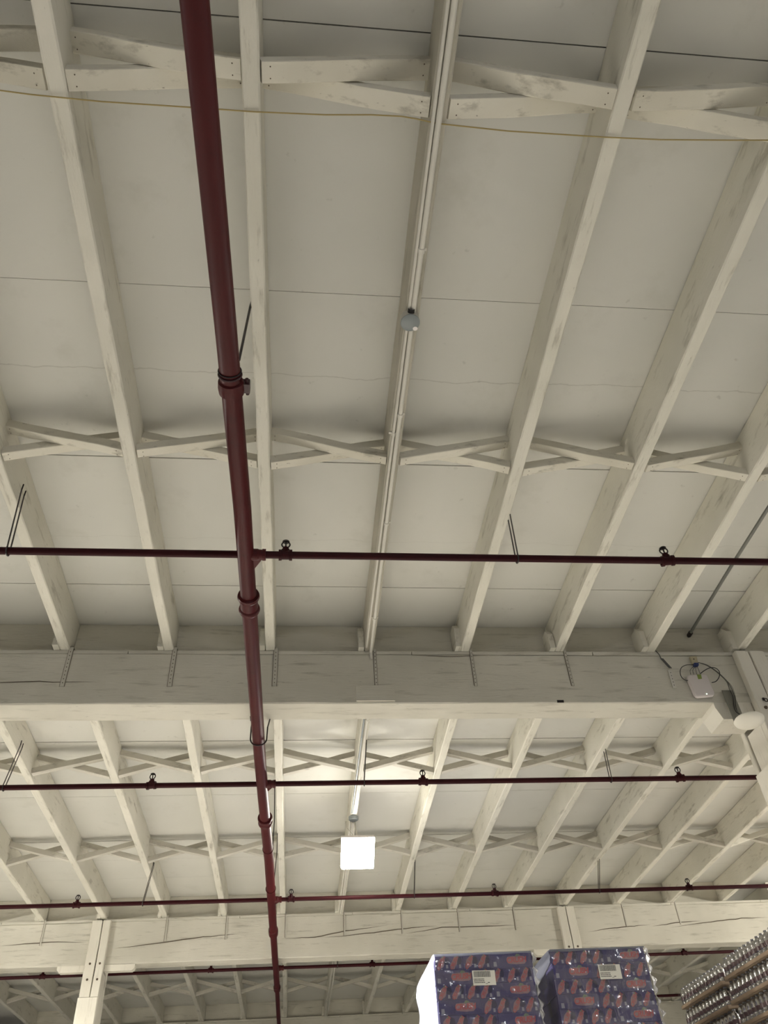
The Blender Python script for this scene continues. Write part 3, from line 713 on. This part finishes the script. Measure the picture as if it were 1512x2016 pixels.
def blob(mb, cx, cz, rx, rz, ang, y, n=12, mi=0, j=.12):
    vs = []
    for k in range(n):
        a = 2*math.pi*k/n; q = 1+random.uniform(-j, j); u = rx*math.cos(a)*q; w = rz*math.sin(a)*q
        vs.append((cx+u*math.cos(ang)-w*math.sin(ang), y, cz+u*math.sin(ang)+w*math.cos(ang)))
    mb.add(vs, [tuple(range(n))], mi)
def carton_long():
    r = root('drink_carton', (0, 0, 0), 'x', 'carton')
    b = MB().box(-CL/2+.001, 0, .001, CL/2-.001, CS, CHt-.001); b.build('box', 'purple', r)
    mb = MB()
    vs = []
    for q in range(28):
        a = 2*math.pi*q/28; ca, sa = math.cos(a), math.sin(a); e = .45
        vs.append((.045+.092*math.copysign(abs(ca)**e, ca)*random.uniform(.95, 1.03), -.0004, .061+.034*math.copysign(abs(sa)**e, sa)*random.uniform(.9, 1.08)))
    mb.add(vs, [tuple(range(28))])
    mb.build('logo_outline', 'print_pink', r)
    text_obj('lettering', 'CRUSH', .064, 'print_red', r, (.045, -.0012, .062), (math.pi/2, -.04, 0), .15, .0005, .0015)
    mb = MB(); blob(mb, .055, .100, .016, .012, .5, -.0010, 9, 0, .3); blob(mb, .075, .104, .014, .007, -.4, -.0010, 8, 0, .3); mb.build('leaf_print', 'print_leaf', r)
    mb = MB(); mb.add([(-.18, -.0008, .012), (-.148, -.0008, .012), (-.150, -.0008, .052), (-.178, -.0008, .052)], [(0, 1, 2, 3)]); mb.build('can_print', 'print_can', r)
    mb = MB(); mb.add([(-CL/2+.002, -.0006, .03), (CL/2-.002, -.0006, .0), (CL/2-.002, -.0006, .012), (-CL/2+.002, -.0006, .012)], [(0, 1, 2, 3)])
    return r
def carton_short():
    r = root('drink_carton', (0, 0, 0), 'x', 'carton')
    MB().box(-CS/2+.001, 0, .001, CS/2-.001, CL, CHt-.001).build('box', 'purple', r)
    mb = MB()
    for s in (-1, 1):
        cx = s*.062
        blob(mb, cx+.030, .076, .036, .034, .6, -.0006, 13, 0, .25)
    mb.build('grape_print', 'purple_dark', r)
    mb = MB()
    for s in (-1, 1):
        cx = s*.062
        blob(mb, cx-.014, .056,   .062, .027, 1.0, -.0010, 17, 0, .22)
    mb.build('logo_outline', 'print_pink', r)
    for s in (-1, 1):
        text_obj('lettering', 'CRUSH', .043, 'print_red', r, (s*.062-.014, -.0018, .056), (math.pi/2, -1.0, 0), .1, .0005, .0008)
    mb = MB()
    for s in (-1, 1):
        cx = s*.062
        blob(mb, cx+.006, .104, .013, .010, .3, -.0012, 8, 0, .3)
    mb.build('leaf_print', 'print_leaf', r)
    mb = MB()
    for s in (-1, 1):
        cx = s*.062
        mb.add([(cx+.028, -.0010, .012), (cx+.050, -.0010, .012), (cx+.048, -.0010, .040), (cx+.030, -.0010, .042)], [(0, 1, 2, 3)])
    mb.build('can_print', 'print_can', r)
    return r
pl_ = carton_long(); ps_ = carton_short()
used = {'l': False, 's': False}
RN = ['top', 'second', 'third', 'fourth', 'fifth', 'sixth', 'seventh']
def place(kind, loc, lab, grp):
    src = pl_ if kind == 'l' else ps_
    if not used[kind]:
        used[kind] = True; src.location = loc; src['label'] = lab; src['group'] = grp; return src
    return copy_tree(src, loc, lab, grp)
def stack(x0, y0, ztop, which, rows=7, skew=0):
    wd = CL+2*CS
    for q in range(rows):
        z = ztop-(q+1)*CHt
        seq = ('s', 's', 'l') if q % 2 == 0 else ('l', 's', 's')
        x = x0+random.uniform(-.006, .006)+skew*q
        for i, s in enumerate(seq):
            w = CL if s == 'l' else CS
            pos = ['left', 'middle', 'right'][i]
            place(s, (x+w/2, y0+random.uniform(-.004, .004), z), 'purple soda carton in the %s stack, %s row, %s of three' % (which, RN[q], pos), 'purple cartons of the %s stack' % which)
            x += w
        # cartons behind, along the left side
        yy = y0+(CL if seq[0] == 's' else CS)+.004
        for i in range(2):
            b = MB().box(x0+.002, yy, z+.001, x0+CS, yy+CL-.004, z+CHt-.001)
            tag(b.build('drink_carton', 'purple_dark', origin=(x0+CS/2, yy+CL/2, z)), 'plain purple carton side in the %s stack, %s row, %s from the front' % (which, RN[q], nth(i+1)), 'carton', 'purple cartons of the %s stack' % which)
            yy += CL
    zb = ztop-rows*CHt
    # pallet and the wrapped load under it
    pr_ = root('wooden_pallet', (x0+wd/2, y0+.6, zb-.14), 'wooden pallet under the %s purple cartons' % which, 'pallet')
    for i in range(7): MB().box(x0+.0, y0+.0+i*.18, zb-.022, x0+wd, y0+.1+i*.18, zb-.001).build('deck_board', 'pallet_wood', pr_)
    for i in range(3): MB().box(x0+i*(wd-.09)/2, y0, zb-.14, x0+i*(wd-.09)/2+.09, y0+1.18, zb-.022).build('stringer', 'pallet_wood', pr_)
    b = MB().box(x0, y0, FLOOR, x0+wd, y0+1.2, zb-.14)
    tag(b.build('wrapped_pallet_load', 'purple', origin=(x0+wd/2, y0+.6, FLOOR)), 'lower wrapped load carrying the %s stack of purple cartons' % which, 'pallet load')
    return zb
def grid_sheet(fn, nu, nv):
    mb = MB(); vs = [fn(i/nu, j/nv) for j in range(nv+1) for i in range(nu+1)]
    fs = [(j*(nu+1)+i, j*(nu+1)+i+1, (j+1)*(nu+1)+i+1, (j+1)*(nu+1)+i) for j in range(nv) for i in range(nu)]
    return mb.add(vs, fs)
def wrap(x0, y0, ztop, which, flap):
    wd = CL+2*CS; zb = ztop-7*CHt
    r = root('stretch_film', (x0+wd/2, y0, zb), 'clear stretch film wrapped round the %s stack of purple cartons' % which, 'stretch film')
    rnd = random.Random(3 if which == 'left' else 5)
    ph = [rnd.uniform(0, 6) for _ in range(6)]
    def f(u, v):
        x = x0-.006+(wd+.012)*u; z = zb+(ztop-zb+.004)*v
        y = y0-.012-.004*math.sin(u*23+ph[0]+v*9)-.004*math.sin(v*31+ph[1]+u*5)
        if u < .03 or u > .97: y += .006
        return (x, y, z)
    grid_sheet(f, 50, 40).build('front_sheet', 'film', r, smooth=True)
    # bunched, shiny right corner
    def g(u, v):
        z = zb+(ztop-zb)*v
        ww = .030+.014*math.sin(v*60+ph[2])+.010*math.sin(v*23+ph[3])
        return (x0+wd+.004+ww*u+.006*math.sin(v*41), y0-.008+.02*u+.012*math.sin(v*55+u*4)*u, z)
    grid_sheet(g, 4, 90).build('corner_film', 'film_edge', r, smooth=False)
    # white top sheet folded over the edge
    mb = MB(); n = 24
    vs = []
    for i in range(n+1):
        u = i/n; dz = .012*(1-u)+.004+.003*math.sin(u*15+ph[4])
        x = x0-.004+(wd+.004)*u
        vs += [(x, y0-.017, ztop-dz), (x, y0-.019, ztop+.008), (x, y0+1.1, ztop+.010)]
    fs = []
    for i in range(n):
        for k in range(2): a = i*3+k; fs.append((a, a+1, a+4, a+3))
    mb.add(vs, fs).build('top_sheet', 'film_white', r, smooth=False)
    if flap == 'full':
        def h(u, v):       # loose white film over the left side, u away from the viewer
            z = ztop+.006-(ztop-zb)*1.0*v
            out = .012+.018*u*abs(math.sin(v*5.0+.4))+.010*math.sin(v*17+u*5+ph[5])*u
            y = y0-.012+1.28*u*(1-.10*abs(math.sin(v*6.5)))
            return (x0-out, y, z-.02*u*math.sin(u*6))
        grid_sheet(h, 16, 44).build('loose_side_film', 'film_white', r, smooth=True)
    else:
        def h(u, v):
            drop = .10+.16*u
            return (x0-.012-.006*math.sin(v*9+u*7), y0-.01+1.24*u, ztop+.006-drop*v)
        grid_sheet(h, 14, 6).build('loose_side_film', 'film_white', r, smooth=True)
        def h2(u, v): return (x0-.010-.004*math.sin(v*30+u*9), y0+.0+1.2*u, ztop-.1-(ztop-.1-zb)*v)
        grid_sheet(h2, 8, 20).build('side_sheet', 'film', r, smooth=True)
    return r
def label(x, z, y, which):
    r = root('shipping_label', (x, y, z), 'white shipping label with barcode on the %s stack of cartons' % which, 'label')
    w, h = .215, .122; a = -.012
    ux = V((math.cos(a), 0, math.sin(a))); uz = V((-math.sin(a), 0, math.cos(a))); o = V((x, y, z))
    def quad(mb, u0, v0, u1, v1, d):
        mb.add([o+ux*u0+uz*v0+V((0, d, 0)), o+ux*u1+uz*v0+V((0, d, 0)), o+ux*u1+uz*v1+V((0, d, 0)), o+ux*u0+uz*v1+V((0, d, 0))], [(0, 1, 2, 3)])
    mb = MB(); mb.obox(o, ux*w/2, V((0, .0006, 0)), uz*h/2); mb.build('paper', 'label_white', r)
    mb = MB(); u = -w/2+.012; rnd = random.Random(11)
    while u < w/2-.045:
        q = rnd.choice((.0018, .003, .0045)); quad(mb, u, .006, u+q, h/2-.006, -.0012); u += q+rnd.choice((.0015, .0025))
    mb.build('barcode', 'label_ink', r)
    mb = MB()
    for row in range(3):
        u = -w/2+.010
        while u < -.005:
            q = rnd.uniform(.006, .014); quad(mb, u, -.014-row*.014, u+q, -.006-row*.014, -.0012); u += q+.003
    quad(mb, .01, -.05, .03, -.046, -.0012); quad(mb, .03, -.043, .05, -.036, -.0012)
    mb.build('small_print', 'label_ink', r)
LY, LZ, LX = 8.2, 1.985, at(852, 1882, Y=8.2).x
stack(LX+.01, LY, LZ, 'left', skew=-.0)
wrap(LX+.01, LY, LZ, 'left', 'full')
q = at(953, 1925, Y=LY-.024); label(q.x, q.z, q.y, 'left')
RYp = 8.2; q0 = at(1082, 1872, Y=RYp)
stack(q0.x, RYp, q0.z, 'right')
wrap(q0.x, RYp, q0.z, 'right', 'strip')
q = at(1201, 1913, Y=RYp-.024); label(q.x, q.z, q.y, 'right')

# ------------------------------------------------------------------ bottle packs at the right
BX = 4.30
def bottle_mb(x, y, z, r=.041, h=.190):
    mb = MB()
    mb.lathe((x, y, z), [(.0001, 0), (r*.9, 0), (r, .008), (r, .05), (r*.94, .056), (r, .062), (r, h*.58), (r*.93, h*.62), (r*.96, h*.68), (r*.8, h*.80), (r*.42, h*.90), (r*.36, h*.93)], 14)
    mb.lathe((x, y, z), [(r*.42, h*.93), (r*.42, h), (.0001, h)], 10, mi=1)
    mb.lathe((x, y, z), [(r*1.01, .066), (r*1.01, h*.54)], 14, mi=2)
    return mb
def pack():
    n = 12; pitch = 1.12/n
    r = root('bottle_pack', (BX, 0, 0), 'x', 'bottle pack')
    t = MB().box(BX, 0, 0, BX+.40, 1.12, .008)
    t.box(BX, 0, .0, BX+.006, 1.12, .036); t.box(BX, 0, 0, BX+.4, .006, .036); t.box(BX, 1.114, 0, BX+.4, 1.12, .036)
    t.build('cardboard_tray', 'cardboard', r)
    first = None
    for j in range(3):
        for i in range(n):
            if first is None:
                first = bottle_mb(BX+.048, pitch/2, .009).build('bottle', ['bottle', 'cap', 'bottle_label'], r, smooth=True)
            else:
                o = first.copy(); C.objects.link(o); o.parent = r; o.location = (j*.088, i*pitch, 0); o.rotation_euler.z = 0
    def f(u, v):
        if v < .6:
            z = .02+.172*v/.6; x = BX-.004-.003*math.sin(u*75)
        else:
            z = .192+.005*math.sin(u*75); x = BX-.004+.4*(v-.6)/.4
        return (x, 1.12*u, z)
    grid_sheet(f, 72, 8).build('shrink_film', 'film_thin', r, smooth=True)
    return r
pk = pack(); first = True
PR = ['top', 'second', 'third', 'fourth']
for q in range(4):
    for i, y in enumerate((7.52, 8.72)):
        z = 1.93-.176-.205*q-.0*i+(.012 if i == 0 else 0)
        y_ = y+[.0, .02, -.02, .01][q]
        if i == 0: lab = 'shrink-wrapped bottle pack at the right frame edge, %s layer, nearer pack' % PR[q]
        else: lab = 'shrink-wrapped bottle pack right of the cartons, %s layer, farther pack' % PR[q]
        if first: pk.location = (BX, y_, z); tag(pk, lab, None, 'stacked bottle packs'); first = False
        else: copy_tree(pk, (BX, y_, z), lab, 'stacked bottle packs')
zb = 1.93-.176-.205*3-.03
tag(MB().box(BX, 7.4, FLOOR, BX+1.2, 9.95, zb).build('wrapped_pallet_load', 'cardboard', origin=(BX+.6, 8.7, FLOOR)), 'lower load carrying the stacked bottle packs', 'pallet load')

# ------------------------------------------------------------------ world, view
w = bpy.data.worlds.new('world'); bpy.context.scene.world = w; w.use_nodes = True
w.node_tree.nodes['Background'].inputs[0].default_value = (.6, .65, .8, 1); w.node_tree.nodes['Background'].inputs[1].default_value = .02
for o in bpy.data.objects:
    if '_o' in o: del o['_o']
sc = bpy.context.scene
sc.view_settings.view_transform = 'Standard'; sc.view_settings.look = 'None'; sc.view_settings.gamma = 1
sc.view_settings.exposure = 1.0
sc.cycles.max_bounces = 8; sc.cycles.diffuse_bounces = 5; sc.cycles.transparent_max_bounces = 12
sc.cycles.use_denoising = True
sc.cycles.sample_clamp_indirect = 4
